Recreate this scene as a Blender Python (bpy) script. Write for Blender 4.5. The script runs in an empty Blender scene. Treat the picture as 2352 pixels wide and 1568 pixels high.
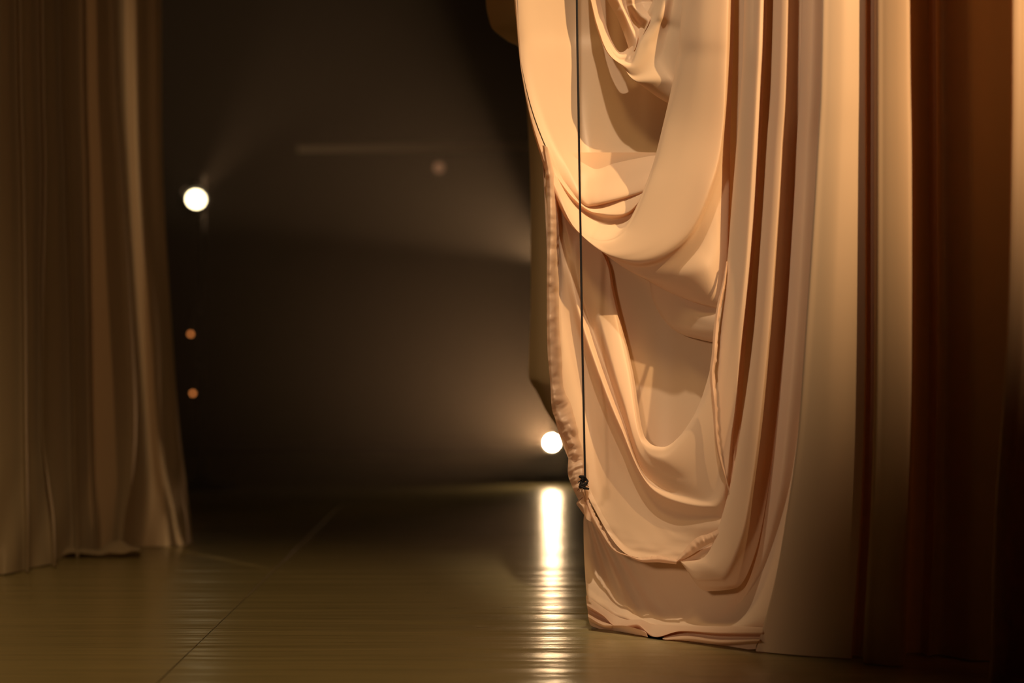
import bpy, bmesh, math, random
from mathutils import Vector, Matrix, noise

random.seed(7)
C = bpy.context.scene.collection
SC = bpy.context.scene

# ---------------------------------------------------------------- camera, world, exposure
F = 5553.0            # focal length in pixels of the 2352 wide frame (85 mm)
CX, CY, CH = 1176.0, 784.0, 1.0
cam_d = bpy.data.cameras.new('camera')
cam = bpy.data.objects.new('camera', cam_d)
C.objects.link(cam)
cam.location = (0, 0, CH)
cam.rotation_euler = (math.radians(90), 0, 0)
cam_d.sensor_width = 36.0
cam_d.lens = F / 2352.0 * 36.0
cam_d.clip_end = 100
cam_d.dof.use_dof = True
cam_d.dof.focus_distance = 8.3
cam_d.dof.aperture_fstop = 1.3
SC.camera = cam

W = bpy.data.worlds.new('world'); SC.world = W
W.use_nodes = True
W.node_tree.nodes['Background'].inputs[0].default_value = (1.0, 0.62, 0.35, 1)
W.node_tree.nodes['Background'].inputs[1].default_value = 0.0

SC.view_settings.view_transform = 'Standard'
SC.view_settings.look = 'None'
SC.view_settings.gamma = 1
SC.view_settings.use_curve_mapping = False
SC.view_settings.exposure = 0.0
SC.cycles.use_denoising = True
SC.cycles.max_bounces = 10
SC.cycles.volume_bounces = 1
SC.cycles.sample_clamp_indirect = 6

def lamp(name, kind, loc, target, power, col, size=0.1, angle=40, blend=0.5):
    d = bpy.data.lights.new(name, kind); d.energy = power; d.color = col
    if kind == 'SPOT':
        d.spot_size = math.radians(angle); d.spot_blend = blend; d.shadow_soft_size = size
    elif kind == 'AREA':
        d.size = size
    o = bpy.data.objects.new(name, d); C.objects.link(o)
    o.location = loc
    o.rotation_euler = (Vector(target) - Vector(loc)).to_track_quat('-Z', 'Y').to_euler()
    return o

def shutters(o, blades):
    """framing shutters of a profile spot: every blade is (edge point, edge point, point on the open side, softness)"""
    bpy.context.view_layer.update()
    Mi = o.matrix_world.inverted()
    def uv(p):
        q = Mi @ Vector(p); return Vector((q.x / -q.z, q.y / -q.z))
    d = o.data; d.use_nodes = True
    N, L = d.node_tree.nodes, d.node_tree.links
    em = N.get('Emission')
    tc = N.new('ShaderNodeTexCoord'); sp = N.new('ShaderNodeSeparateXYZ'); L.new(tc.outputs['Normal'], sp.inputs[0])
    def mth(op, a, b=None):
        n = N.new('ShaderNodeMath'); n.operation = op
        for i, v in enumerate((a, b)):
            if v is None: continue
            if isinstance(v, (int, float)): n.inputs[i].default_value = v
            else: L.new(v, n.inputs[i])
        return n.outputs[0]
    az = mth('ABSOLUTE', sp.outputs[2])
    U = mth('DIVIDE', sp.outputs[0], az); V = mth('DIVIDE', sp.outputs[1], az)
    tot = None
    for a, b, c, soft in blades:
        a, b, c = uv(a), uv(b), uv(c)
        n = Vector((-(b - a).y, (b - a).x)).normalized()
        if (c - a).dot(n) < 0: n = -n
        k = mth('SUBTRACT', mth('ADD', mth('MULTIPLY', U, n.x), mth('MULTIPLY', V, n.y)), a.dot(n))
        mr = N.new('ShaderNodeMapRange'); mr.interpolation_type = 'SMOOTHSTEP'
        mr.inputs['From Min'].default_value = -soft; mr.inputs['From Max'].default_value = soft
        L.new(k, mr.inputs['Value'])
        tot = mr.outputs[0] if tot is None else mth('MULTIPLY', tot, mr.outputs[0])
    L.new(tot, em.inputs['Strength'])

# the front-of-stage profile, high on the right, that lights the gathered curtain
key = lamp('key_light', 'SPOT', (4.15, 0.9, 5.6), (0.42, 8.2, 2.0), 4300, (1.0, 0.61, 0.29), 0.045, 26, 0.9)
shutters(key, [((0.135, 8.5, 1.0), (0.32, 8.5, 0.0), (1, 8, 1), 0.007), ((0.03, 8.5, 2.1), (0.12, 8.5, 0.9), (1, 8, 1), 0.006),
               ((0.2, 8.4, 0.35), (1.2, 7.4, 1.0), (1, 8, 2), 0.085)])
# paler steep top light that falls into the open swags
top = lamp('top_light', 'SPOT', (0.05, 4.9, 6.2), (0.30, 8.3, 0.75), 950, (1.0, 0.75, 0.52), 0.05, 34, 0.8)
shutters(top, [((0.50, 8.0, 0.0), (1.0, 7.5, 1.5), (0, 8.4, 1.5), 0.06), ((1.0, 7.5, 0.0), (1.05, 7.5, 2.2), (0, 8.4, 1.5), 0.05),
               ((0.20, 8.3, 0.0), (-0.05, 8.3, 2.2), (1, 8, 1), 0.03)])
# added weak fill from the left, no lamp known there; lifts the shaded folds
left_fill = lamp('fill_light', 'SPOT', (-1.9, 1.2, 1.9), (0.40, 8.3, 0.35), 640, (1.0, 0.64, 0.40), 0.30, 24, 1.0)
shutters(left_fill, [((0.78, 7.9, 0.3), (0.95, 7.7, 3), (0, 8.5, 2), 0.03), ((0.10, 8.5, 1.0), (0.25, 8.5, 0.0), (1, 8, 1), 0.010)])
# dim work light high over the stage floor
work = lamp('work_light', 'SPOT', (-1.2, 5.0, 6.2), (-1.1, 7.2, 0), 420, (1.0, 0.62, 0.25), 0.4, 64, 0.6)
shutters(work, [((0.75, 7.9, 0), (0.75, 7.9, 2), (0, 8, 0), 0.05)])
# added dim spot, unseen, just to light the curtain at the left
dim = lamp('curtain_light', 'SPOT', (0.4, 0.5, 2.8), (-2.0, 11.0, 1.3), 240, (1.0, 0.52, 0.22), 0.08, 24, 0.9)
shutters(dim, [((-1.62, 11.9, 0), (-1.70, 11.9, 3), (-2.5, 11, 1), 0.006)])

# ---------------------------------------------------------------- helpers
def px(x, y, D):
    """world point seen at photo pixel (x, y) and lying D metres deep"""
    return Vector(((x - CX) * D / F, D, CH - (y - CY) * D / F))

BASE = [(-4000, 8.47), (1350, 8.47), (1570, 8.14), (1730, 7.85), (1900, 7.62), (2100, 7.38), (2280, 7.15), (5000, 6.9)]
def base(x):
    for (a, da), (b, db) in zip(BASE, BASE[1:]):
        if x <= b:
            return da + (db - da) * (x - a) / (b - a)
    return BASE[-1][1]

def node_mat(name):
    m = bpy.data.materials.new(name); m.use_nodes = True
    nt = m.node_tree; nt.nodes.clear()
    out = nt.nodes.new('ShaderNodeOutputMaterial')
    return m, nt, out

def principled(name, col, rough=0.5, metal=0.0, emit=None, estr=0.0, spec=0.5):
    m, nt, out = node_mat(name)
    b = nt.nodes.new('ShaderNodeBsdfPrincipled')
    b.inputs['Base Color'].default_value = (*col, 1)
    b.inputs['Roughness'].default_value = rough
    b.inputs['Metallic'].default_value = metal
    b.inputs['Specular IOR Level'].default_value = spec
    if emit:
        b.inputs['Emission Color'].default_value = (*emit, 1)
        b.inputs['Emission Strength'].default_value = estr
    nt.links.new(b.outputs[0], out.inputs[0])
    return m

def cloth_mat(name, col, trans_col, trans=0.35, sheen=0.06, weave=900.0, fine=0.15):
    m, nt, out = node_mat(name)
    N, L = nt.nodes, nt.links
    tc = N.new('ShaderNodeTexCoord')
    nz = N.new('ShaderNodeTexNoise'); nz.inputs['Scale'].default_value = 6.0; nz.inputs['Detail'].default_value = 5
    L.new(tc.outputs['Object'], nz.inputs['Vector'])
    rp = N.new('ShaderNodeMixRGB'); rp.inputs[1].default_value = (*[c * 0.95 for c in col], 1); rp.inputs[2].default_value = (*col, 1)
    L.new(nz.outputs['Fac'], rp.inputs[0])
    mp = N.new('ShaderNodeMapping'); mp.inputs['Scale'].default_value = (weave, weave, weave * 0.4)
    L.new(tc.outputs['Object'], mp.inputs['Vector'])
    n2 = N.new('ShaderNodeTexNoise'); n2.inputs['Scale'].default_value = 1.0
    L.new(mp.outputs[0], n2.inputs['Vector'])
    bp = N.new('ShaderNodeBump'); bp.inputs['Strength'].default_value = fine; bp.inputs['Distance'].default_value = 0.001
    L.new(n2.outputs['Fac'], bp.inputs['Height'])
    d = N.new('ShaderNodeBsdfDiffuse'); d.inputs['Roughness'].default_value = 0.6
    L.new(rp.outputs[0], d.inputs['Color']); L.new(bp.outputs[0], d.inputs['Normal'])
    t = N.new('ShaderNodeBsdfTranslucent'); t.inputs['Color'].default_value = (*trans_col, 1)
    mx = N.new('ShaderNodeMixShader'); mx.inputs[0].default_value = trans
    L.new(d.outputs[0], mx.inputs[1]); L.new(t.outputs[0], mx.inputs[2])
    g = N.new('ShaderNodeBsdfGlossy'); g.inputs['Roughness'].default_value = 0.5; g.inputs['Color'].default_value = (1, 0.9, 0.8, 1)
    mg = N.new('ShaderNodeMixShader'); mg.inputs[0].default_value = sheen
    L.new(mx.outputs[0], mg.inputs[1]); L.new(g.outputs[0], mg.inputs[2])
    L.new(mg.outputs[0], out.inputs[0])
    return m

M = {}
M['cloth'] = cloth_mat('ivory_crepe', (0.84, 0.68, 0.50), (0.85, 0.46, 0.20), 0.33)
M['cloth_hem'] = cloth_mat('ivory_hem', (0.80, 0.62, 0.45), (0.82, 0.44, 0.20), 0.34, 0.08)
M['cloth_left'] = cloth_mat('beige_voile', (0.62, 0.54, 0.42), (0.6, 0.42, 0.24), 0.30, 0.05)
M['cord'] = principled('black_cord', (0.012, 0.010, 0.010), 0.8)
M['black'] = principled('black_paint', (0.005, 0.0045, 0.004), 0.6, spec=0.2)
M['steel'] = principled('dull_steel', (0.35, 0.32, 0.28), 0.45, 0.6)
M['wall'] = principled('black_drape_wall', (0.010, 0.008, 0.007), 0.9, spec=0.1)
M['lens_hot'] = principled('lit_lens', (0.9, 0.8, 0.6), 0.3, emit=(1.0, 0.66, 0.34), estr=260)
M['lens_hot2'] = principled('lit_lens_high', (0.9, 0.8, 0.6), 0.3, emit=(1.0, 0.80, 0.45), estr=9)
M['lens_dim'] = principled('glowing_lens', (0.5, 0.2, 0.1), 0.3, emit=(1.0, 0.30, 0.07), estr=1.6)
M['lens_faint'] = principled('faint_lens', (0.5, 0.35, 0.25), 0.3, emit=(1.0, 0.45, 0.22), estr=0.16)

def set_props(o, label=None, cat=None, group=None, kind=None):
    if label: o['label'] = label
    if cat: o['category'] = cat
    if group: o['group'] = group
    if kind: o['kind'] = kind
    return o

def empty(name, loc=(0, 0, 0), label=None, cat=None, group=None):
    o = bpy.data.objects.new(name, None); C.objects.link(o); o.location = loc
    o.empty_display_size = 0.1
    return set_props(o, label, cat, group)

def link_mesh(name, verts, faces, mat, parent=None, smooth=True):
    """verts in world coordinates"""
    off = Vector(parent.matrix_basis.translation) if parent else Vector((0, 0, 0))
    if parent and parent.parent:
        off += Vector(parent.parent.matrix_basis.translation)
    me = bpy.data.meshes.new(name)
    me.from_pydata([Vector(v) - off for v in verts], [], faces)
    me.materials.append(mat)
    if smooth:
        for p in me.polygons: p.use_smooth = True
    me.update()
    o = bpy.data.objects.new(name, me); C.objects.link(o)
    if parent: o.parent = parent
    return o

class MB:
    def __init__(s): s.v = []; s.f = []
    def add(s, vs, fs):
        n = len(s.v); s.v += [Vector(v) for v in vs]; s.f += [tuple(i + n for i in f) for f in fs]
    def box(s, c, d, rot=None, bev=0.0):
        bm = bmesh.new(); bmesh.ops.create_cube(bm, size=1)
        bmesh.ops.scale(bm, vec=d, verts=bm.verts)
        if bev: bmesh.ops.bevel(bm, geom=bm.edges[:], offset=bev, segments=2, affect='EDGES')
        if rot: bmesh.ops.rotate(bm, matrix=rot, verts=bm.verts)
        bmesh.ops.translate(bm, vec=c, verts=bm.verts)
        bm.verts.index_update()
        s.add([v.co.copy() for v in bm.verts], [[v.index for v in f.verts] for f in bm.faces]); bm.free()
    def lathe(s, p, axis, prof, n=28):
        """prof: (along, radius) pairs; closed by caps where radius is 0"""
        q = Vector((0, 0, 1)).rotation_difference(Vector(axis).normalized())
        vs = []; fs = []
        for a, r in prof:
            for i in range(n):
                t = 2 * math.pi * i / n
                vs.append(q @ Vector((r * math.cos(t), r * math.sin(t), a)) + Vector(p))
        for j in range(len(prof) - 1):
            for i in range(n):
                k = (i + 1) % n
                fs.append((j * n + i, j * n + k, (j + 1) * n + k, (j + 1) * n + i))
        fs.append(tuple(range(n))[::-1]); fs.append(tuple((len(prof) - 1) * n + i for i in range(n)))
        s.add(vs, fs)
    def tube(s, pts, r, n=8, closed=False):
        pts = [Vector(p) for p in pts]; vs = []; fs = []
        m = len(pts)
        up = None
        for i, p in enumerate(pts):
            t = (pts[min(i + 1, m - 1)] - pts[max(i - 1, 0)]).normalized()
            if up is None:
                up = t.orthogonal().normalized()
            up = (up - t * up.dot(t)).normalized()
            b = t.cross(up)
            rr = r(i / (m - 1)) if callable(r) else r
            for k in range(n):
                a = 2 * math.pi * k / n
                vs.append(p + (up * math.cos(a) + b * math.sin(a)) * rr)
        for i in range(m - 1):
            for k in range(n):
                l = (k + 1) % n
                fs.append((i * n + k, i * n + l, (i + 1) * n + l, (i + 1) * n + k))
        fs.append(tuple(range(n))[::-1]); fs.append(tuple((m - 1) * n + k for k in range(n)))
        s.add(vs, fs)
    def build(s, name, mat, parent=None, smooth=True):
        o = link_mesh(name, s.v, s.f, mat, parent, smooth)
        if smooth:
            me = o.data
            bm = bmesh.new(); bm.from_mesh(me)
            for e in bm.edges:
                if len(e.link_faces) == 2 and e.calc_face_angle(0) > math.radians(40): e.smooth = False
            bm.to_mesh(me); bm.free()
        return o

def cr(P, t):
    """Catmull-Rom through rows P (lists of floats) at index parameter t"""
    n = len(P); i = min(int(t), n - 2); u = t - i
    p1, p2 = P[i], P[i + 1]
    p0 = P[i - 1] if i > 0 else [2 * a - b for a, b in zip(p1, p2)]
    p3 = P[i + 2] if i + 2 < n else [2 * b - a for a, b in zip(p1, p2)]
    r = []
    for a, b, c, d in zip(p0, p1, p2, p3):
        m1 = (c - a) * 0.5; m2 = (d - b) * 0.5
        # limit the tangents so that creases do not overshoot
        s1, s2, s = b - a, c - b, d - c
        if s1 * s2 <= 0: m1 = 0
        else:
            lim = 2.5 * min(abs(s1), abs(s2)); m1 = max(-lim, min(lim, m1))
        if s2 * s <= 0: m2 = 0
        else:
            lim = 2.5 * min(abs(s2), abs(s)); m2 = max(-lim, min(lim, m2))
        h = u * u; k = h * u
        r.append((2 * k - 3 * h + 1) * b + (k - 2 * h + u) * m1 + (-2 * k + 3 * h) * c + (k - h) * m2)
    return r

def sheet(name, curves, nu, nv, mat, parent, offs=None, wr=0.0, wf=6.0, dfun=None, absd=False):
    """a cloth surface through drawn fold lines. Every line is a list of (x, y[, off]) in the photo's frame,
    off = metres behind the curtain's own plane; lines share the same number of stations."""
    rows = []
    for ci, c in enumerate(curves):
        o = offs[ci] if offs else 0
        row = []
        for k, p in enumerate(c):
            oo = o[k] if isinstance(o, (list, tuple)) else o
            e = p[2] if len(p) > 2 else 0
            if p[1] == 'floor':
                D = (0 if absd else base(p[0])) + oo + e
                y = CY + F * (CH - 0.004) / D
                row.append([p[0], y, D])
            else:
                row.append([p[0], p[1], (0 if absd else base(p[0])) + oo + e])
        # carry lines that leave the top of the frame further up
        if row[0][1] == 0:
            dx = (row[0][0] - row[1][0]) / max(60.0, abs(row[1][1])) * 500
            row.insert(0, [row[0][0] + max(-60, min(60, dx)), -1700.0, row[0][2]])
        if c[-1][1] == 0:
            dx = (row[-1][0] - row[-2][0]) / max(60.0, abs(row[-2][1])) * 500
            row.append([row[-1][0] + max(-60, min(60, dx)), -1700.0, row[-1][2]])
        rows.append(row)
    n = len(rows[0])
    fine = []
    for row in rows:
        fine.append([cr(row, (n - 1) * i / nu) for i in range(nu + 1)])
    vs = []
    m = len(rows)
    for j in range(nv + 1):
        t = (m - 1) * j / nv
        for i in range(nu + 1):
            x, y, D = cr([f[i] for f in fine], t)
            if dfun: D += dfun(x, y, t, (n - 1) * i / nu)
            if wr:
                w = noise.noise(Vector((x / 656 * wf, y / 656 * wf * 0.45, 3.1 * len(name)))) 
                D += wr * w
            v = px(x, y, D)
            if v.z < 0.004: v.z = 0.004
            vs.append(v)
    fs = []
    for j in range(nv):
        for i in range(nu):
            a = j * (nu + 1) + i
            fs.append((a, a + 1, a + nu + 2, a + nu + 1))
    return link_mesh(name, vs, fs, mat, parent)

# ---------------------------------------------------------------- the setting
def slab(name, x0, x1, y0, y1, z0, z1, mat, **kw):
    b = MB(); b.box(((x0 + x1) / 2, (y0 + y1) / 2, (z0 + z1) / 2), (x1 - x0, y1 - y0, z1 - z0))
    o = b.build(name, mat, smooth=False)
    return set_props(o, **kw)

def floor_mat(name, col, rough, seed):
    m, nt, out = node_mat(name)
    N, L = nt.nodes, nt.links
    tc = N.new('ShaderNodeTexCoord')
    b = N.new('ShaderNodeBsdfPrincipled')
    # worn colour
    nz = N.new('ShaderNodeTexNoise'); nz.inputs['Scale'].default_value = 1.3; nz.inputs['Detail'].default_value = 6
    L.new(tc.outputs['Object'], nz.inputs['Vector'])
    mx = N.new('ShaderNodeMixRGB'); mx.inputs[1].default_value = (*[c * 0.85 for c in col], 1); mx.inputs[2].default_value = (*[c * 1.12 for c in col], 1)
    L.new(nz.outputs['Fac'], mx.inputs[0]); L.new(mx.outputs[0], b.inputs['Base Color'])
    # low buckles running across the rolls, and long scuffs
    mp = N.new('ShaderNodeMapping'); mp.inputs['Scale'].default_value = (0.35, 3.8, 1); mp.inputs['Location'].default_value = (seed, seed * 2, 0)
    L.new(tc.outputs['Object'], mp.inputs['Vector'])
    n1 = N.new('ShaderNodeTexNoise'); n1.inputs['Scale'].default_value = 1.6; n1.inputs['Detail'].default_value = 3
    L.new(mp.outputs[0], n1.inputs['Vector'])
    mp2 = N.new('ShaderNodeMapping'); mp2.inputs['Scale'].default_value = (2.2, 16.0, 1); mp2.inputs['Rotation'].default_value = (0, 0, 0.12)
    L.new(tc.outputs['Object'], mp2.inputs['Vector'])
    n2 = N.new('ShaderNodeTexNoise'); n2.inputs['Scale'].default_value = 3.0; n2.inputs['Detail'].default_value = 5
    L.new(mp2.outputs[0], n2.inputs['Vector'])
    b1 = N.new('ShaderNodeBump'); b1.inputs['Strength'].default_value = 1.0; b1.inputs['Distance'].default_value = 0.016
    L.new(n1.outputs['Fac'], b1.inputs['Height'])
    b2 = N.new('ShaderNodeBump'); b2.inputs['Strength'].default_value = 0.5; b2.inputs['Distance'].default_value = 0.0015
    L.new(n2.outputs['Fac'], b2.inputs['Height']); L.new(b1.outputs[0], b2.inputs['Normal'])
    L.new(b2.outputs[0], b.inputs['Normal'])
    rr = N.new('ShaderNodeMapRange'); rr.inputs['To Min'].default_value = rough - 0.05; rr.inputs['To Max'].default_value = rough + 0.06
    L.new(n2.outputs['Fac'], rr.inputs['Value']); L.new(rr.outputs[0], b.inputs['Roughness'])
    L.new(b.outputs[0], out.inputs[0])
    return m

M['vinyl'] = floor_mat('olive_vinyl', (0.42, 0.36, 0.18), 0.23, 3.3)
M['boards'] = principled('black_boards', (0.008, 0.007, 0.006), 0.8, spec=0.15)
M['tape'] = principled('seam_dark', (0.04, 0.035, 0.02), 0.4)

slab('floor', -9, 9, -2, 24, -0.25, -0.004, M['boards'], kind='structure')
slab('wall_back', -9, 9, 24, 24.2, -0.25, 6.5, M['wall'], kind='structure')
slab('wall_left', -9.2, -9, -2, 24.2, -0.25, 6.5, M['wall'], kind='structure')
slab('wall_right', 9, 9.2, -2, 24.2, -0.25, 6.5, M['wall'], kind='structure')
slab('ceiling', -9.2, 9.2, -2, 24.2, 6.5, 6.7, M['wall'], kind='structure')

SX = -1.04
def vinyl(x0, x1, label):
    b = MB(); b.box(((x0 + x1) / 2, 9.6, -0.002), (x1 - x0, 23.0, 0.004), bev=0.0012)
    o = b.build('vinyl_floor_sheet', M['vinyl'], smooth=False)
    return set_props(o, label, 'dance floor', 'olive vinyl dance floor rolls')
vinyl(SX - 3.0, SX - 0.0015, 'olive vinyl dance floor roll left of the long seam, under the dim beige curtain')
vinyl(SX + 0.0015, SX + 4.0, 'olive vinyl dance floor roll right of the long seam, under the gathered ivory curtain')

# ---------------------------------------------------------------- the gathered curtain
GC = empty('gathered_curtain', (0.6, 8.1, 0), 'lit ivory curtain gathered up in deep swags, hem pulled up by the black cord', 'curtain')
cl = M['cloth']

# inner cloth of the upper swag
S = [
 [(1181,0),(1193,120),(1219,240),(1258,345),(1301,425),(1336,470),(1346,478)],
 [(1215,0),(1225,120),(1248,240),(1284,345),(1322,425),(1347,471),(1354,478)],
 [(1262,0),(1270,120),(1285,240),(1310,345),(1340,420),(1358,469),(1364,477)],
 [(1320,0),(1325,120),(1335,240),(1350,345),(1366,415),(1376,465),(1380,474)],
 [(1390,0),(1395,120),(1400,240),(1406,345),(1412,405),(1418,455),(1420,464)],
 [(1460,0),(1462,120),(1462,240),(1462,340),(1462,395),(1462,442),(1462,452)],
 [(1500,0),(1500,120),(1500,240),(1498,340),(1496,390),(1494,432),(1494,442)],
 [(1600,0),(1598,120),(1590,240),(1575,340),(1560,380),(1545,420),(1545,430)],
]
sheet('swag_lining', S, 60, 90, cl, GC,
      offs=[[0.05,0.06,0.06,0.06,0.055,0.04,0.08],[0.10,0.09,0.08,0.07,0.04,0.0,0.08],[0.18,0.16,0.14,0.11,0.05,-0.01,0.08],
            [0.25,0.23,0.20,0.14,0.06,-0.02,0.08],[0.29,0.27,0.23,0.16,0.07,-0.02,0.08],[0.31,0.29,0.25,0.18,0.08,0.0,0.09],
            [0.31,0.29,0.25,0.19,0.10,0.03,0.1],[0.32,0.3,0.28,0.24,0.17,0.12,0.15]], wr=0.012, wf=5)

# the upper swag itself, from its inner folds over the rim and the belly to its underside
U = [
 [(1575,0),(1560,140),(1530,290),(1500,394),(1472,434),(1420,452),(1352,472),(1308,432),(1255,345),(1207,200),(1187,0)],
 [(1575,0),(1560,140),(1530,290),(1500,398),(1470,448),(1425,470),(1362,482),(1306,436),(1253,345),(1207,200),(1186,0)],
 [(1575,0),(1560,140),(1530,290),(1498,402),(1458,474),(1414,492),(1366,488),(1304,440),(1252,346),(1206,200),(1186,0)],
 [(1575,0),(1560,140),(1528,290),(1496,408),(1452,488),(1400,506),(1345,488),(1300,442),(1250,347),(1206,200),(1185,0)],
 [(1572,0),(1558,140),(1526,290),(1494,408),(1440,510),(1388,524),(1335,494),(1294,442),(1248,347),(1206,200),(1185,0)],
 [(1568,0),(1554,140),(1522,290),(1490,405),(1434,523),(1383,548),(1328,517),(1289,450),(1245,348),(1205,200),(1184,0)],
 [(1574,0),(1558,140),(1526,290),(1496,405),(1438,532),(1383,556),(1326,524),(1286,452),(1243,348),(1204,200),(1184,0)],
 [(1610,0),(1600,140),(1574,290),(1544,410),(1476,540),(1400,575),(1326,530),(1284,455),(1241,348),(1204,200),(1183,0)],
 [(1650,0),(1642,140),(1628,290),(1598,410),(1530,545),(1420,590),(1330,534),(1283,458),(1240,348),(1203,200),(1183,0)],
 [(1672,0),(1667,140),(1660,290),(1637,410),(1574,547),(1460,604),(1332,536),(1282,460),(1240,349),(1203,200),(1183,0)],
 [(1678,0),(1674,140),(1664,290),(1645,410),(1586,560),(1472,615),(1334,538),(1281,461),(1240,349),(1203,200),(1183,0)],
 [(1681,0),(1677,140),(1668,290),(1658,440),(1630,610),(1500,640),(1336,540),(1280,462),(1239,350),(1203,200),(1183,0)],
 [(1684,0),(1680,140),(1674,300),(1672,480),(1650,704),(1520,662),(1338,542),(1279,463),(1239,350),(1203,200),(1183,0)],
 [(1687,0),(1683,140),(1678,300),(1676,480),(1656,712),(1522,664),(1340,544),(1279,463),(1239,350),(1203,200),(1183,0)],
]
def arm(right, belly, left=0.0):
    r, b, l = right, belly, left
    return [r, r, r, r * 0.6 + b * 0.4, b * 0.8 + r * 0.2, b, b * 0.85 + l * 0.15, b * 0.4 + l * 0.6, l, l, l]
sheet('swag', U, 150, 150, cl, GC, offs=[
    arm(0.10, 0.04, 0.05), arm(0.10, -0.02, 0.04), arm(0.10, -0.06, 0.03), arm(0.09, -0.01, 0.02), arm(0.06, -0.06, 0.01),
    arm(-0.02, -0.14, 0.0), arm(-0.05, -0.155, 0.0), arm(-0.09, -0.17, 0.01), arm(-0.08, -0.17, 0.015), arm(-0.06, -0.15, 0.02),
    arm(0.01, -0.095, 0.02), arm(0.07, -0.06, 0.03), arm(0.12, 0.03, 0.03), arm(0.15, 0.10, 0.05)], wr=0.004, wf=4)

# the small swag high up inside
U = [
 [(1500,0),(1478,40),(1458,80),(1440,112),(1425,120),(1406,95),(1390,50),(1378,0)],
 [(1506,0),(1484,44),(1460,88),(1444,124),(1426,130),(1402,104),(1384,55),(1370,0)],
 [(1512,0),(1492,50),(1466,98),(1446,140),(1424,138),(1400,112),(1380,60),(1364,0)],
 [(1518,0),(1495,57),(1467,103),(1447,147),(1424,143),(1397,119),(1375,65),(1358,0)],
 [(1530,0),(1512,60),(1482,115),(1450,158),(1424,146),(1396,120),(1374,66),(1357,0)],
 [(1548,0),(1534,70),(1510,140),(1456,172),(1426,148),(1396,121),(1373,67),(1357,0)],
 [(1570,0),(1562,80),(1545,190),(1470,190),(1428,150),(1396,122),(1373,67),(1356,0)],
 [(1590,0),(1585,80),(1560,240),(1495,212),(1430,152),(1396,123),(1372,68),(1356,0)],
 [(1590,0),(1585,80),(1562,246),(1500,216),(1432,154),(1397,124),(1372,69),(1356,0)],
]
def arm2(r, b, l): return [r, r, r*0.5+b*0.5, b, b, b*0.5+l*0.5, l, l]
sheet('swag', U, 90, 80, cl, GC, offs=[arm2(.14,.14,.15), arm2(.12,.06,.12), arm2(.10,.04,.1), arm2(.02,-.02,.08), arm2(.0,-.03,.08),
      arm2(.05,-.02,.09), arm2(.02,-.02,.10), arm2(.05,.03,.12), arm2(.12,.10,.14)], wr=0.006, wf=9)
# crumpled cloth bunched inside it
U = [
 [(1395,0),(1412,30),(1430,70),(1445,115),(1448,130)],
 [(1420,0),(1432,25),(1448,60),(1462,95),(1460,110)],
 [(1436,0),(1440,20),(1456,48),(1474,70),(1470,90)],
 [(1452,0),(1456,14),(1474,36),(1490,50),(1480,75)],
 [(1470,0),(1476,10),(1488,26),(1502,40),(1490,60)],
 [(1494,0),(1500,8),(1510,18),(1525,26),(1520,50)],
]
sheet('bunched_cloth', U, 40, 50, cl, GC, offs=[.12, .06, .13, .07, .13, .16], wr=0.02, wf=22)

# lower swag: rim, diagonal folds, and the free edge pulled up to the cord
U = [
 [(1712,0),(1704,200),(1684,450),(1670,620),(1645,795),(1600,945),(1524,1026),(1482,1005),(1452,844),(1414,680),(1394,590),(1338,500),(1262,345)],
 [(1710,0),(1702,200),(1682,450),(1668,620),(1643,795),(1597,948),(1522,1031),(1478,1010),(1448,844),(1410,680),(1392,595),(1335,500),(1262,345)],
 [(1714,0),(1706,200),(1686,450),(1672,625),(1648,800),(1603,955),(1522,1048),(1474,1016),(1444,850),(1406,685),(1390,598),(1332,500),(1261,345)],
 [(1735,0),(1725,200),(1708,450),(1695,620),(1676,800),(1645,1000),(1575,1100),(1478,1050),(1430,910),(1388,760),(1358,650),(1312,500),(1258,342)],
 [(1748,0),(1740,200),(1726,450),(1714,620),(1694,795),(1670,1000),(1615,1145),(1486,1090),(1428,945),(1376,800),(1340,690),(1300,520),(1257,341)],
 [(1754,0),(1746,200),(1733,450),(1720,620),(1702,790),(1682,980),(1640,1165),(1500,1125),(1422,972),(1364,822),(1324,690),(1290,520),(1255,340)],
 [(1755,0),(1747,200),(1734,450),(1721,620),(1704,790),(1686,985),(1660,1185),(1520,1160),(1420,1010),(1350,840),(1310,700),(1280,520),(1253,339)],
 [(1756,0),(1748,200),(1736,450),(1723,620),(1706,790),(1690,990),(1675,1205),(1560,1215),(1440,1110),(1345,920),(1298,740),(1273,520),(1251,338)],
 [(1758,0),(1750,200),(1738,450),(1725,620),(1708,790),(1694,1000),(1680,1220),(1590,1245),(1450,1200),(1360,1060),(1294,860),(1266,560),(1249,336)],
 [(1760,0),(1752,200),(1740,450),(1727,620),(1710,790),(1697,1005),(1682,1228),(1575,1268),(1460,1262),(1362,1140),(1290,940),(1260,600),(1247,335)],
 [(1762,0),(1754,200),(1742,450),(1729,620),(1713,790),(1700,1010),(1684,1234),(1556,1288),(1448,1276),(1348,1135),(1270,930),(1257,600),(1245,333)],
]
def arm3(r, b, l, u): # right arm, bottom, left diagonal, upper left
    return [r, r, r, r, r*.8+b*.2, r*.4+b*.6, b, b*.5+l*.5, l, l, l*.7+u*.3, u, u]
def ruffle(x, y, t, s):
    w = max(0.0, (t - 8.4) / 1.6)
    return w * 0.02 * noise.noise(Vector((x / 30, y / 14.0, 2.5))) if s > 8 else w * 0.006 * math.sin(x / 9.0)
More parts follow.
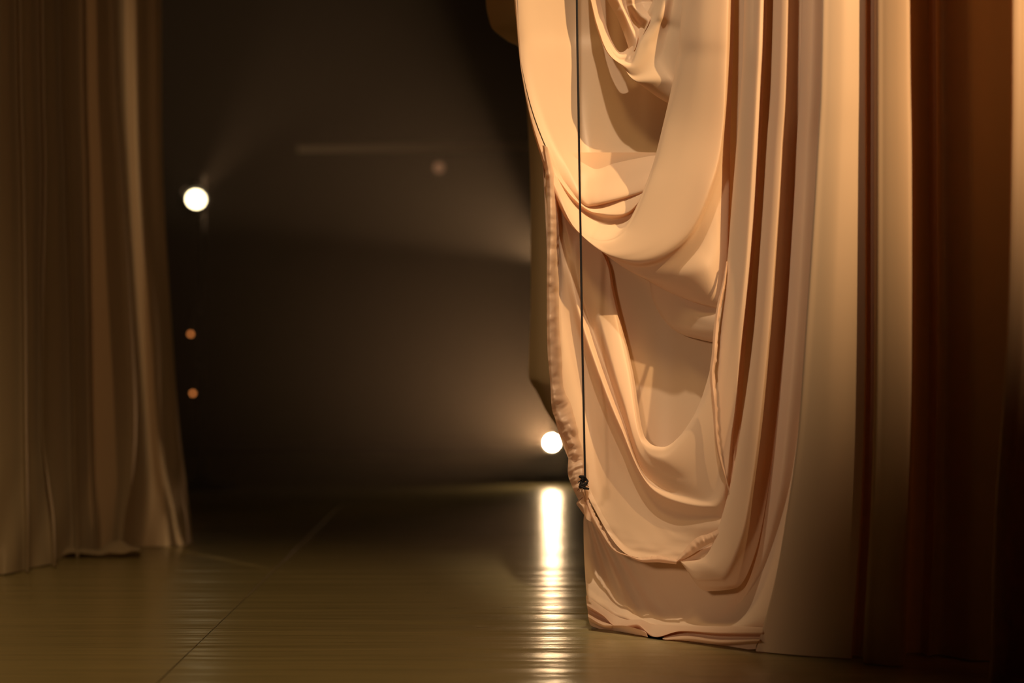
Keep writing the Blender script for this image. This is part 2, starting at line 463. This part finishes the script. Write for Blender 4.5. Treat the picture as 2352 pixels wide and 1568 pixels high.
sheet('swag', U, 200, 170, cl, GC, offs=[
    arm3(.10, .0, .10, .10), arm3(.04, -.04, .04, .06), arm3(.0, -.06, .02, .05), arm3(-.02, -.03, -.02, .04), arm3(-.03, .0, .035, .03),
    arm3(-.02, -.01, -.04, .05), arm3(.09, .03, .02, .03), arm3(.14, .02, .03, .05), arm3(.17, .03, .02, .03), arm3(.19, .02, .0, .04),
    arm3(.20, .02, -.02, .02)], wr=0.006, wf=5, dfun=ruffle)

# cloth behind the lower swag
U = [
 [(1260,350),(1262,500),(1275,700),(1300,900),(1340,1050),(1380,1150)],
 [(1330,350),(1335,500),(1350,700),(1380,900),(1420,1050),(1460,1150)],
 [(1400,350),(1402,500),(1410,700),(1430,900),(1460,1050),(1500,1150)],
 [(1480,350),(1485,500),(1490,700),(1500,900),(1510,1050),(1540,1150)],
 [(1560,350),(1560,500),(1560,700),(1560,900),(1560,1050),(1580,1150)],
 [(1640,350),(1640,500),(1640,700),(1640,900),(1640,1050),(1640,1150)],
 [(1720,350),(1720,500),(1720,700),(1720,900),(1710,1050),(1700,1150)],
]
sheet('lining', U, 60, 60, cl, GC, offs=[.09, .11, .125, .15, .20, .24, .26], wr=0.015, wf=4)

# small pouch hanging under the upper swag
U = [
 [(1490,640),(1500,690),(1525,735),(1560,765),(1610,780),(1660,790)],
 [(1494,645),(1504,688),(1530,730),(1562,758),(1610,772),(1660,780)],
 [(1520,648),(1530,680),(1552,712),(1580,735),(1620,750),(1665,755)],
 [(1560,660),(1568,680),(1590,700),(1610,715),(1640,722),(1670,725)],
 [(1580,640),(1600,650),(1620,660),(1640,668),(1660,675),(1680,680)],
]
sheet('pouch', U, 40, 40, cl, GC, offs=[.13, .08, .05, .05, .10])

# valley cloth between the pleats
U = [
 [(1640,0),(1640,350),(1640,700),(1640,1000),(1640,1200),(1640,1330)],
 [(1700,0),(1700,350),(1690,700),(1680,1000),(1675,1200),(1680,1330)],
 [(1760,0),(1750,350),(1735,700),(1720,1000),(1715,1200),(1720,1330)],
 [(1830,0),(1815,350),(1790,700),(1770,1000),(1760,1200),(1755,1330)],
 [(1900,0),(1890,350),(1870,700),(1850,1000),(1830,1200),(1810,1330)],
]
sheet('valley_panel', U, 60, 60, cl, GC, offs=[.22, .22, .23, .25, .25], wr=0.015, wf=5)

# fold that comes down in front and turns up into the pulled hem
U = [
 [(1779,0),(1763,350),(1745,625),(1732,784),(1708,959),(1680,1113),(1646,1230),(1620,1275),(1592,1283),(1563,1284)],
 [(1776,0),(1760,350),(1742,625),(1729,784),(1705,959),(1677,1113),(1643,1232),(1618,1280),(1592,1288),(1562,1286)],
 [(1779,0),(1763,350),(1745,625),(1733,784),(1710,959),(1682,1116),(1648,1240),(1620,1290),(1592,1294),(1562,1287)],
 [(1795,0),(1780,350),(1762,625),(1748,784),(1728,959),(1705,1113),(1675,1240),(1638,1305),(1598,1312),(1562,1288)],
 [(1809,0),(1795,350),(1777,625),(1764,784),(1746,959),(1726,1113),(1700,1240),(1652,1325),(1603,1328),(1563,1289)],
 [(1812,0),(1798,350),(1782,625),(1770,784),(1754,959),(1734,1113),(1710,1245),(1660,1335),(1606,1335),(1564,1290)],
 [(1826,0),(1812,350),(1798,625),(1787,784),(1770,959),(1750,1113),(1722,1255),(1676,1345),(1615,1346),(1565,1292)],
 [(1841,0),(1828,350),(1813,625),(1801,784),(1784,959),(1766,1113),(1736,1265),(1690,1350),(1622,1357),(1566,1294)],
]
def arm4(r, b, e): return [r, r, r, r, r, r, r*.5+b*.5, b, b*.5+e*.5, e]
sheet('fold', U, 120, 70, cl, GC, offs=[arm4(.08,.06,.04), arm4(.02,-.02,.0), arm4(-.02,-.06,-.01), arm4(-.05,-.09,-.02), arm4(-.05,-.08,-.02),
      arm4(.06,-.04,-.02), arm4(.15,.0,-.01), arm4(.18,.06,.02)], wr=0.003)
U = [
 [(1841,0),(1828,350),(1813,625),(1801,784),(1784,959),(1767,1113),(1746,1230),(1718,1310),(1682,1385),(1644,1436)],
 [(1843,0),(1830,350),(1815,625),(1803,784),(1786,959),(1769,1113),(1750,1232),(1722,1314),(1686,1388),(1646,1436)],
 [(1868,0),(1855,350),(1840,625),(1828,784),(1812,959),(1794,1113),(1768,1230),(1738,1320),(1698,1390),(1652,1436)],
 [(1892,0),(1882,350),(1868,625),(1856,784),(1838,959),(1818,1113),(1790,1230),(1758,1320),(1714,1392),(1660,1438)],
]
sheet('fold', U, 100, 40, cl, GC, offs=[.18, .15, .14, .20], wr=0.003)

# lowest cloth, down to the floor
U = [
 [(1352,1120),(1400,1130),(1470,1140),(1560,1150),(1640,1140),(1720,1100),(1800,1000),(1850,930)],
 [(1347,1155),(1400,1190),(1470,1205),(1560,1215),(1640,1200),(1720,1160),(1800,1060),(1850,980)],
 [(1340,1200),(1396,1262),(1468,1300),(1560,1312),(1650,1300),(1735,1240),(1808,1130),(1850,1050)],
 [(1341,1260),(1410,1335),(1478,1378),(1560,1392),(1660,1382),(1742,1320),(1810,1210),(1840,1150)],
 [(1344,1320),(1424,1385),(1486,1416),(1572,1428),(1672,1418),(1752,1366),(1808,1290),(1830,1250)],
 [(1348,1372),(1420,1412),(1484,1432),(1570,1440),(1680,1440),(1755,1420),(1805,1390),(1820,1380)],
 [(1350,1400),(1420,1430),(1484,1445),(1570,1452),(1680,1455),(1755,1450),(1800,1440),(1815,1440)],
]
def fan(x, y, t, s):
    a = math.atan2(y - 1130, x - 1335)
    r = math.hypot(y - 1130, x - 1335)
    w = max(0, 1 - abs(a - 1.12) / 0.32) * min(1, r / 120) 
    w2 = max(0, 1 - abs(x - 1700) / 90.0) * max(0, 1 - abs(y - 1380) / 90)
    return 0.012 * w * math.sin(a * 46) + 0.005 * w2 * math.sin((x + y * 0.8) / 9)
sheet('hanging_panel', U, 140, 90, cl, GC, offs=[.20, .20, .19, .16, .10, .03, .05], wr=0.008, wf=5, dfun=fan)

# rolled hem lying on the floor
U = [
 [(1346,1366),(1384,1394),(1425,1418),(1480,1430),(1524,1434),(1600,1437),(1677,1437),(1752,1440)],
 [(1346,1372),(1382,1402),(1423,1424),(1468,1422),(1520,1444),(1600,1442),(1677,1441),(1752,1443)],
 [(1348,1390),(1384,1412),(1420,1440),(1462,1434),(1506,1462),(1572,1448),(1660,1452),(1752,1452)],
 [(1350,1402),(1388,1420),(1428,1448),(1470,1446),(1504,1466),(1560,1452),(1650,1462),(1748,1464)],
 [(1351,1416),(1392,1436),(1428,1436),(1480,1450),(1496,1470),(1580,1466),(1660,1474),(1744,1470)],
 [(1354,1430),(1396,1447),(1412,1452),(1452,1468),(1494,1474),(1580,1478),(1660,1484),(1738,1480)],
 [(1358,1437),(1400,1454),(1404,1466),(1450,1470),(1492,1475),(1600,1484),(1704,1491),(1736,1490)],
]
sheet('floor_hem', U, 150, 70, M['cloth_hem'], GC, offs=[.03, -.02, -.09, -.01, -.12, -.05, -.05], wr=0.02, wf=12)

# hem strip of the pulled-up edge, and its frayed vertical run
def strip(name, pts, w, off, mat, parent, tw=0.0, rough=0.0):
    n = 90
    P = [[p[0], p[1]] for p in pts]
    a, b, c = [], [], []
    for i in range(n + 1):
        t = (len(P) - 1) * i / n
        x, y = cr(P, t); x2, y2 = cr(P, min(len(P) - 1, t + 0.02)); x1, y1 = cr(P, max(0, t - 0.02))
        dx, dy = x2 - x1, y2 - y1; l = math.hypot(dx, dy) or 1
        nx, ny = -dy / l, dx / l
        ww = w(i / n) if callable(w) else w
        j = rough * noise.noise(Vector((i * 0.6, 1.7, len(name)))) * ww
        o = off(i / n) if callable(off) else off
        a.append((x - nx * (ww / 2 + j), y - ny * (ww / 2 + j), o + 0.006)); b.append((x, y, o - 0.010 - tw * 2 * noise.noise(Vector((i * 0.16, 4.2, len(name)))))); c.append((x + nx * (ww / 2), y + ny * (ww / 2), o + 0.006))
    return sheet(name, [a, b, c], n, 10, mat, parent)
strip('hem', [(1347,1148),(1362,1186),(1382,1222),(1410,1262),(1446,1277),(1478,1286),(1510,1284),(1554,1290)], lambda t: 9 + 5 * math.sin(t * 9), -0.03, M['cloth_hem'], GC, 0.004, 0.3)
strip('hem', [(1554,1290),(1580,1268),(1606,1246),(1630,1236),(1652,1226)], lambda t: 4 + 22 * math.sin(min(1, t * 1.4) * 2.2), -0.02, M['cloth_hem'], GC, 0.004)
strip('hem', [(1670,600),(1663,650),(1652,700),(1645,752),(1641,812),(1636,860),(1642,930),(1646,1000),(1654,1050),(1666,1095),(1676,1135)],
      lambda t: 3 + 9 * math.sin(math.pi * min(1, t * 1.1)) ** 0.7, lambda t: -0.005 - 0.07 * math.sin(math.pi * t), M['cloth_hem'], GC, 0.003, 0.2)
# crumpled left selvedge and the bunch under the cord
U = [
 [(1246,334),(1256,420),(1258,520),(1256,620),(1256,720),(1258,812),(1264,880),(1268,940),(1290,990),(1306,1034),(1304,1082),(1316,1122),(1330,1150)],
 [(1250,334),(1263,420),(1265,520),(1263,620),(1262,720),(1266,806),(1270,884),(1278,936),(1300,984),(1318,1026),(1316,1070),(1328,1112),(1340,1140)],
 [(1254,336),(1270,430),(1274,520),(1272,620),(1272,720),(1276,816),(1282,876),(1292,940),(1312,976),(1330,1040),(1338,1062),(1342,1108),(1346,1150)],
 [(1258,338),(1278,430),(1284,520),(1284,620),(1284,720),(1290,816),(1296,890),(1312,930),(1328,990),(1342,1040),(1346,1080),(1350,1120),(1352,1156)],
]
def crumple(x, y, t, s):
    k = 1 + 1.6 * max(0, (y - 850) / 300.0)
    return 0.010 * k * noise.noise(Vector((x / 30, y / 16.0, 5.5))) + 0.004 * k * noise.noise(Vector((x / 12, y / 7.0 + x / 20, 1.5)))
sheet('selvedge', U, 240, 16, M['cloth_hem'], GC, offs=[-.03, -.06, -.05, .02], wr=0.012, wf=14, dfun=crumple)
U = [
 [(1338,1128),(1330,1146),(1324,1156),(1330,1166),(1340,1180)],
 [(1345,1126),(1340,1142),(1332,1154),(1340,1166),(1346,1190)],
 [(1350,1128),(1348,1144),(1344,1152),(1350,1168),(1354,1196)],
 [(1354,1132),(1356,1146),(1352,1154),(1360,1172),(1366,1200)],
]
sheet('bunched_cloth', U, 40, 24, M['cloth_hem'], GC, offs=[-.02, -.07, -.04, .02], wr=0.03, wf=40)

# tall pleats on the right of it
def vline(pts): return pts
P = []
def col(xs, off, last='floor'):
    ys = [0, 350, 784, 1010, 1184, 1309, 1409]
    P.append([(x, y, off) for x, y in zip(xs[:7], ys)] + [(xs[7], last, off)])
col([1897,1886,1858,1840,1816,1796,1772,1750], 0.220)
col([1889,1878,1850,1833,1808,1787,1763,1738], 0.060)
col([1888,1876,1848,1831,1806,1785,1761,1736], -0.050)
col([1905,1894,1868,1850,1826,1806,1782,1758], -0.055)
col([1938,1932,1915,1900,1880,1862,1846,1832], -0.030)
col([1970,1966,1956,1948,1934,1920,1908,1900], 0.015)
col([1988,1987,1987,1983,1977,1969,1962,1955], 0.045)
col([1992,1992,1991,1987,1981,1973,1967,1960], 0.130)
col([2006,2006,2006,2003,1998,1991,1985,1980], 0.110)
col([2011,2011,2010,2007,2001,1994,1988,1984], -0.010)
col([2030,2030,2030,2026,2020,2014,2010,2008], -0.020)
col([2060,2062,2062,2058,2052,2046,2042,2040], -0.010)
col([2084,2087,2088,2084,2078,2070,2066,2064], 0.010)
col([2090,2094,2095,2092,2086,2080,2076,2074], 0.060)
col([2094,2100,2104,2100,2096,2090,2086,2084], 0.330)
col([2130,2132,2134,2130,2126,2120,2116,2112], 0.380)
col([2150,2152,2154,2150,2146,2142,2138,2134], 0.330)
col([2165,2168,2172,2170,2168,2164,2160,2156], 0.390)
col([2230,2234,2238,2238,2236,2234,2232,2230], 0.350)
col([2270,2274,2278,2280,2280,2280,2280,2280], 0.400)
col([2420,2424,2428,2430,2430,2430,2430,2430], 0.350)
sheet('pleats', P, 90, 190, cl, GC, wr=0.006, wf=2.5)

# ---------------------------------------------------------------- the near curtain at the frame's right edge
NC = empty('side_curtain', (1.5, 6.8, 0), 'nearest curtain at the right edge, one blurred lit fold in front of the dark pleats', 'curtain')
P = []
def ncol(xs, D):
    ys = [0, 350, 784, 1100, 1300, 1500]
    P.append([(x, y, D) for x, y in zip(xs, ys)] + [(xs[-1] - 6, 'floor', D)])
ncol([2350,2348,2339,2319,2309,2305], 7.20)
ncol([2328,2326,2316,2296,2286,2282], 7.10)
ncol([2323,2321,2311,2290,2280,2276], 7.00)
ncol([2326,2324,2314,2293,2283,2279], 6.965)
ncol([2340,2338,2328,2308,2298,2294], 6.96)
ncol([2356,2354,2345,2326,2316,2312], 6.98)
ncol([2362,2360,2352,2334,2324,2320], 7.10)
ncol([2430,2430,2425,2410,2400,2395], 7.12)
ncol([2500,2500,2500,2490,2480,2480], 6.95)
ncol([2600,2600,2600,2600,2600,2600], 6.95)
ncol([2640,2640,2640,2640,2640,2640], 7.10)
ncol([2760]*6, 6.95)
ncol([2860]*6, 7.10)
ncol([3000]*6, 6.95)
ncol([3120]*6, 7.12)
ncol([3300]*6, 6.95)
ncol([3500]*6, 7.10)
ncol([3700]*6, 6.98)
sheet('pleats', P, 50, 120, cl, NC, absd=True, wr=0.01, wf=3)

# ---------------------------------------------------------------- the return of the curtain behind, seen as a brown strip
BC = empty('rear_curtain', (0.15, 9.0, 0), 'unlit brown curtain edge hanging behind the left side of the gathered ivory one', 'curtain')
U = [
 [(1112,-500),(1115,-100),(1116,0),(1122,40),(1133,68),(1165,94),(1196,116),(1206,200),(1214,320),(1219,500),(1219,700),(1214,850),(1236,905),(1266,962),(1325,1040)],
 [(1150,-500),(1150,-100),(1151,0),(1155,40),(1162,66),(1186,92),(1206,116),(1216,200),(1224,320),(1229,500),(1229,700),(1226,850),(1246,905),(1275,958),(1330,1030)],
 [(1190,-500),(1190,-100),(1192,0),(1194,40),(1200,66),(1214,90),(1222,116),(1230,200),(1238,320),(1242,500),(1242,700),(1240,850),(1256,905),(1290,955),(1335,1020)],
 [(1260,-500),(1260,-100),(1262,0),(1262,40),(1262,66),(1264,90),(1266,116),(1270,200),(1275,320),(1280,500),(1282,700),(1282,850),(1290,905),(1300,962),(1312,1060)],
]
sheet('cloth', U, 90, 30, cl, BC, absd=True, offs=[9.75, 9.6, 9.4, 9.1], wr=0.01, wf=4)
U = [
 [(1262,890),(1285,950),(1330,1040),(1350,1120),(1380,1150),(1390,'floor')],
 [(1300,880),(1320,960),(1360,1040),(1400,1120),(1430,1150),(1450,'floor')],
 [(1400,880),(1420,960),(1430,1040),(1460,1120),(1490,1150),(1540,'floor')],
]
sheet('cloth', U, 40, 20, cl, BC, absd=True, offs=[9.4, 9.2, 9.1])

# ---------------------------------------------------------------- left curtain
LC = empty('wing_curtain', (-2.0, 11.2, 0), 'dim beige curtain at the left hanging to the floor in narrow pleats', 'curtain')
P = []
def lcol(xs, D, dl=None):
    ys = [0, 400, 700, 968, 1102, 1190]
    dl = D if dl is None else dl
    P.append([(x, y, dl) for x, y in zip(xs, ys)] + [(xs[-1] + (xs[-1] - xs[-2]) * 0.4, 'floor', dl)])
lcol([-400,-400,-400,-400,-400,-400], 10.2)
lcol([-150,-150,-150,-150,-150,-150], 10.25)
lcol([-90,-88,-86,-86,-86,-86], 10.1)
lcol([-60,-58,-56,-56,-56,-56], 10.3)
lcol([0,0,0,0,0,0], 10.22, 10.34)
lcol([36,44,48,50,52,54], 10.30, 10.50)
lcol([43,51,55,57,59,61], 10.24, 10.38)
lcol([46,54,58,60,62,64], 10.24, 10.39)
lcol([50,58,62,64,66,68], 10.36, 10.58)
lcol([88,95,92,92,102,112], 10.42, 10.82)
lcol([95,102,97,97,108,119], 10.36, 10.68)
lcol([98,105,100,100,112,124], 10.36, 10.72)
lcol([103,110,106,106,118,130], 10.52, 11.02)
lcol([138,148,156,160,162,166], 10.62, 11.26)
lcol([144,155,164,169,171,175], 10.56, 11.14)
lcol([147,158,167,172,174,178], 10.56, 11.15)
lcol([153,164,173,178,181,186], 10.70, 11.38)
lcol([188,196,202,206,208,212], 10.80, 11.50)
lcol([194,202,207,211,214,220], 10.74, 11.38)
lcol([200,208,213,217,222,230], 10.84, 11.54)
lcol([225,236,244,248,250,252], 10.90, 11.50)
lcol([250,268,285,295,288,276], 10.80, 11.42)
lcol([258,278,296,308,300,284], 10.86, 11.42)
lcol([264,284,304,318,316,304], 11.20, 11.62)
lcol([290,300,318,340,350,352], 11.30, 11.75)
lcol([310,316,340,360,372,384], 11.22, 11.74)
lcol([338,342,366,384,402,420], 11.28, 11.84)
lcol([362,364,380,402,418,430], 11.22, 11.90)
lcol([371,375,391,411,427,437], 11.30, 11.94)
def lfold(x, y, t, s):
    w = max(0, (y - 1050) / 200.0)
    return 0.03 * w * math.sin(x / 13.0 + y / 60.0)
sheet('pleats', P, 90, 230, M['cloth_left'], LC, absd=True, wr=0.01, wf=2.5, dfun=lfold)
# bunched hem on the floor
U = [
 [(120,1262),(160,1252),(190,1258),(225,1262),(250,1246),(275,1240),(300,1254),(322,1258)],
 [(120,1270),(162,1258),(188,1264),(225,1268),(250,1252),(280,1248),(302,1256),(322,1260)],
 [(120,1282),(165,1268),(190,1270),(228,1274),(252,1268),(280,1270),(305,1264),(322,1264)],
 [(122,1286),(168,1274),(196,1275),(230,1276),(252,1276),(284,1274),(308,1268),(322,1266)],
]
sheet('floor_hem', U, 70, 20, M['cloth_left'], LC, absd=True, offs=[11.35, 11.22, 11.15, [11.1, 11.3, 11.33, 11.3, 11.3, 11.33, 11.45, 11.5]], wr=0.03, wf=18)

# ---------------------------------------------------------------- the cord with its knot
RD = 8.16
cord = empty('hanging_cord', px(1344, 1096, RD), 'thin black cord hanging in front of the gathered ivory curtain, knotted at its end', 'cord')
pts = [px(1318, -900, RD), px(1325, 0, RD), px(1328, 200, RD), px(1331, 400, RD), px(1334, 560, RD), px(1337, 760, RD), px(1341, 960, RD), px(1344, 1100, RD)]
rows = [list(p) for p in pts]
b = MB(); b.tube([cr(rows, 7 * i / 60) for i in range(61)], 0.0037, 10)
b.build('cord', M['cord'], cord)
b = MB()
kc = px(1339, 1107, RD)
kp = []
for i in range(90):
    a = i / 89.0
    t = a * 2 * math.pi * 5
    kp.append(kc + Vector((0.010 * math.cos(t) * (1 + .5 * math.sin(5.7 * a)) + 0.016 * (0.5 - a) * math.sin(4 * a), 0.009 * math.sin(t), 0.024 * math.cos(t * 0.31 + 1) * (1 - a * .3))))
b.tube(kp, 0.0038, 7)
for k in range(9):
    a = random.uniform(0, 2 * math.pi)
    q = kc + Vector((0, 0, random.uniform(-0.016, 0.014)))
    e = q + Vector((0.02 * math.cos(a), 0.008 * math.sin(a), random.uniform(-0.016, 0.008)))
    b.tube([q, (q + e) / 2 + Vector((0, 0, 0.003)), e], 0.0011, 5)
b.build('knot', M['cord'], cord)
b = MB()
b.tube([px(1338, 1118, RD), px(1336, 1128, RD + .02), px(1342, 1140, RD + .08), px(1343, 1150, RD + .16)], 0.003, 6)
b.tube([px(1342, 1118, RD), px(1344, 1130, RD + .03), px(1346, 1142, RD + .08), px(1345, 1150, RD + .17)], 0.0022, 6)
b.build('tie_thread', M['cloth_hem'], cord)

# ---------------------------------------------------------------- stage lights behind
def stage_light(pos, aim, lens, name_label, R=0.075, group=None, clamp=None):
    """can with lens, hood, yoke and clamp; pos = centre of the lens"""
    aim = Vector(aim).normalized(); p = Vector(pos)
    t = empty('stage_light', p, name_label, 'stage light', group)
    b = MB()
    b.lathe(p, -aim, [(0.0, R * 1.0), (-0.03, R * 1.12), (-0.03, R * 1.22), (0.02, R * 1.22), (0.05, R * 1.3), (0.2, R * 1.3), (0.24, R * 1.0), (0.30, R * 0.8), (0.31, 0.01)])
    b.build('housing', M['black'], t)
    b = MB(); b.lathe(p + aim * 0.004, aim, [(0, R * .98), (0.008, R * 0.8), (0.014, R * 0.4), (0.016, 0.002)])
    b.build('lens', lens, t)
    b = MB()
    c = p - aim * 0.14
    s = aim.cross(Vector((0, 0, 1))).normalized()
    b.tube([c - s * R * 1.5, c - s * R * 1.6 + Vector((0, .02, .08)), c - s * R * .5 + Vector((0, .05, .16)), c + s * R * .5 + Vector((0, .05, .16)), c + s * R * 1.6 + Vector((0, .02, .08)), c + s * R * 1.5], 0.012, 6)
    b.build('yoke', M['black'], t)
    if clamp:
        top = c + Vector((0, .05, .16))
        b = MB(); b.tube([top, (clamp[0], clamp[1], top.z)], 0.018, 8); b.build('clamp', M['black'], t)
    return t

def boom(x, y, h, label):
    t = empty('lighting_stand', (x, y, 0), label, 'stand')
    b = MB(); b.lathe((x, y, -0.004), (0, 0, 1), [(0, .24), (0.03, .24), (0.04, .06), (0.10, .05)]); b.build('base_plate', M['black'], t)
    b = MB(); b.lathe((x, y, 0.03), (0, 0, 1), [(0, .024), (h, .024)], 16); b.build('pole', M['black'], t)
    return t

# left boom
L1 = px(450, 458, 16.0)
LB = (L1.x - .02, 16.45)
boom(*LB, 2.1, 'dark lighting stand with three lamps just right of the dim beige curtain')
stage_light(L1, (0.25, -1, 0.28), M['lens_hot2'], 'round white stage light high on the left stand beside the beige curtain', R=0.062, clamp=LB)
stage_light(px(438, 767, 16.0), (0.1, -1, 0.0), M['lens_dim'], 'small orange glowing lamp in the middle of the left stand', R=0.012, clamp=LB)
stage_light(px(443, 903, 16.0), (0.1, -1, 0.0), M['lens_dim'], 'small orange glowing lamp lowest on the left stand', R=0.012, clamp=LB)
lamp('beam_left', 'SPOT', L1 + Vector((.02, -.1, .02)), L1 + Vector((1.1, -0.5, 1.35)), 120, (1, .6, .3), 0.04, 44, 0.8)

# right boom, half hidden by the gathered curtain
L2 = px(1268, 1016, 17.0)
L3 = px(1275, 612, 17.0)
RB = (L3.x + .12, 17.45)
boom(*RB, 1.75, 'dark lighting stand half hidden behind the gathered ivory curtain')
stage_light(L2, (-0.12, -1, 0.04), M['lens_hot'], 'blazing warm stage light near the floor at the edge of the ivory curtain', R=0.046, clamp=RB)
lamp('beam_low', 'SPOT', L2 + Vector((-.01, -.1, .0)), L2 + Vector((-.9, -2.0, 1.0)), 300, (1, .55, .26), 0.05, 72, 1.0)
stage_light(L3, (-0.8, -0.4, 0.35), M['lens_hot2'], 'stage light aimed left, hidden behind the brown curtain edge', R=0.08, clamp=RB)
lamp('beam_mid', 'SPOT', L3 + Vector((-.02, -.05, .02)), L3 + Vector((-1.0, -.15, .75)), 800, (1, .6, .3), 0.05, 66, 0.25)

# batten with hanging lamps
by = 20.0
a_, b_ = px(684, 342, by), px(1300, 334, by)
bt = empty('batten', (a_ + b_) / 2, 'long pale pipe hung across the dark space far behind', 'pipe')
b = MB(); b.tube([a_, b_], 0.038, 14); b.build('pipe', M['steel'], bt)
for k, X in enumerate((a_.x + .3, b_.x - .3)):
    b = MB(); b.tube([(X, by, a_.z), (X, by, 6.5)], 0.004, 6); b.build('suspension_wire', M['black'], bt)
stage_light(px(1008, 385, 19.83), (0, -1, 0), M['lens_faint'], 'small faint lamp just under the far hanging pipe', R=0.042)
lamp('batten_fill', 'SPOT', (-3.0, 16.5, 1.2), px(760, 342, by), 55, (1, .6, .28), 0.05, 28, 1.0)  # added unseen spot that makes the pipe stand out from the dark

# haze in the space behind the curtains
m, nt, out = node_mat('stage_haze')
vs = nt.nodes.new('ShaderNodeVolumeScatter')
vs.inputs['Density'].default_value = 0.012
vs.inputs['Anisotropy'].default_value = 0.6
vs.inputs['Color'].default_value = (1, 0.9, 0.8, 1)
nt.links.new(vs.outputs[0], out.inputs['Volume'])
b = MB(); b.box((0, 18.2, 3.2), (15, 10.8, 6.2)); hz = b.build('haze', m, smooth=False)
set_props(hz, 'thin warm haze filling the dark space behind the curtains', 'haze', kind='stuff')
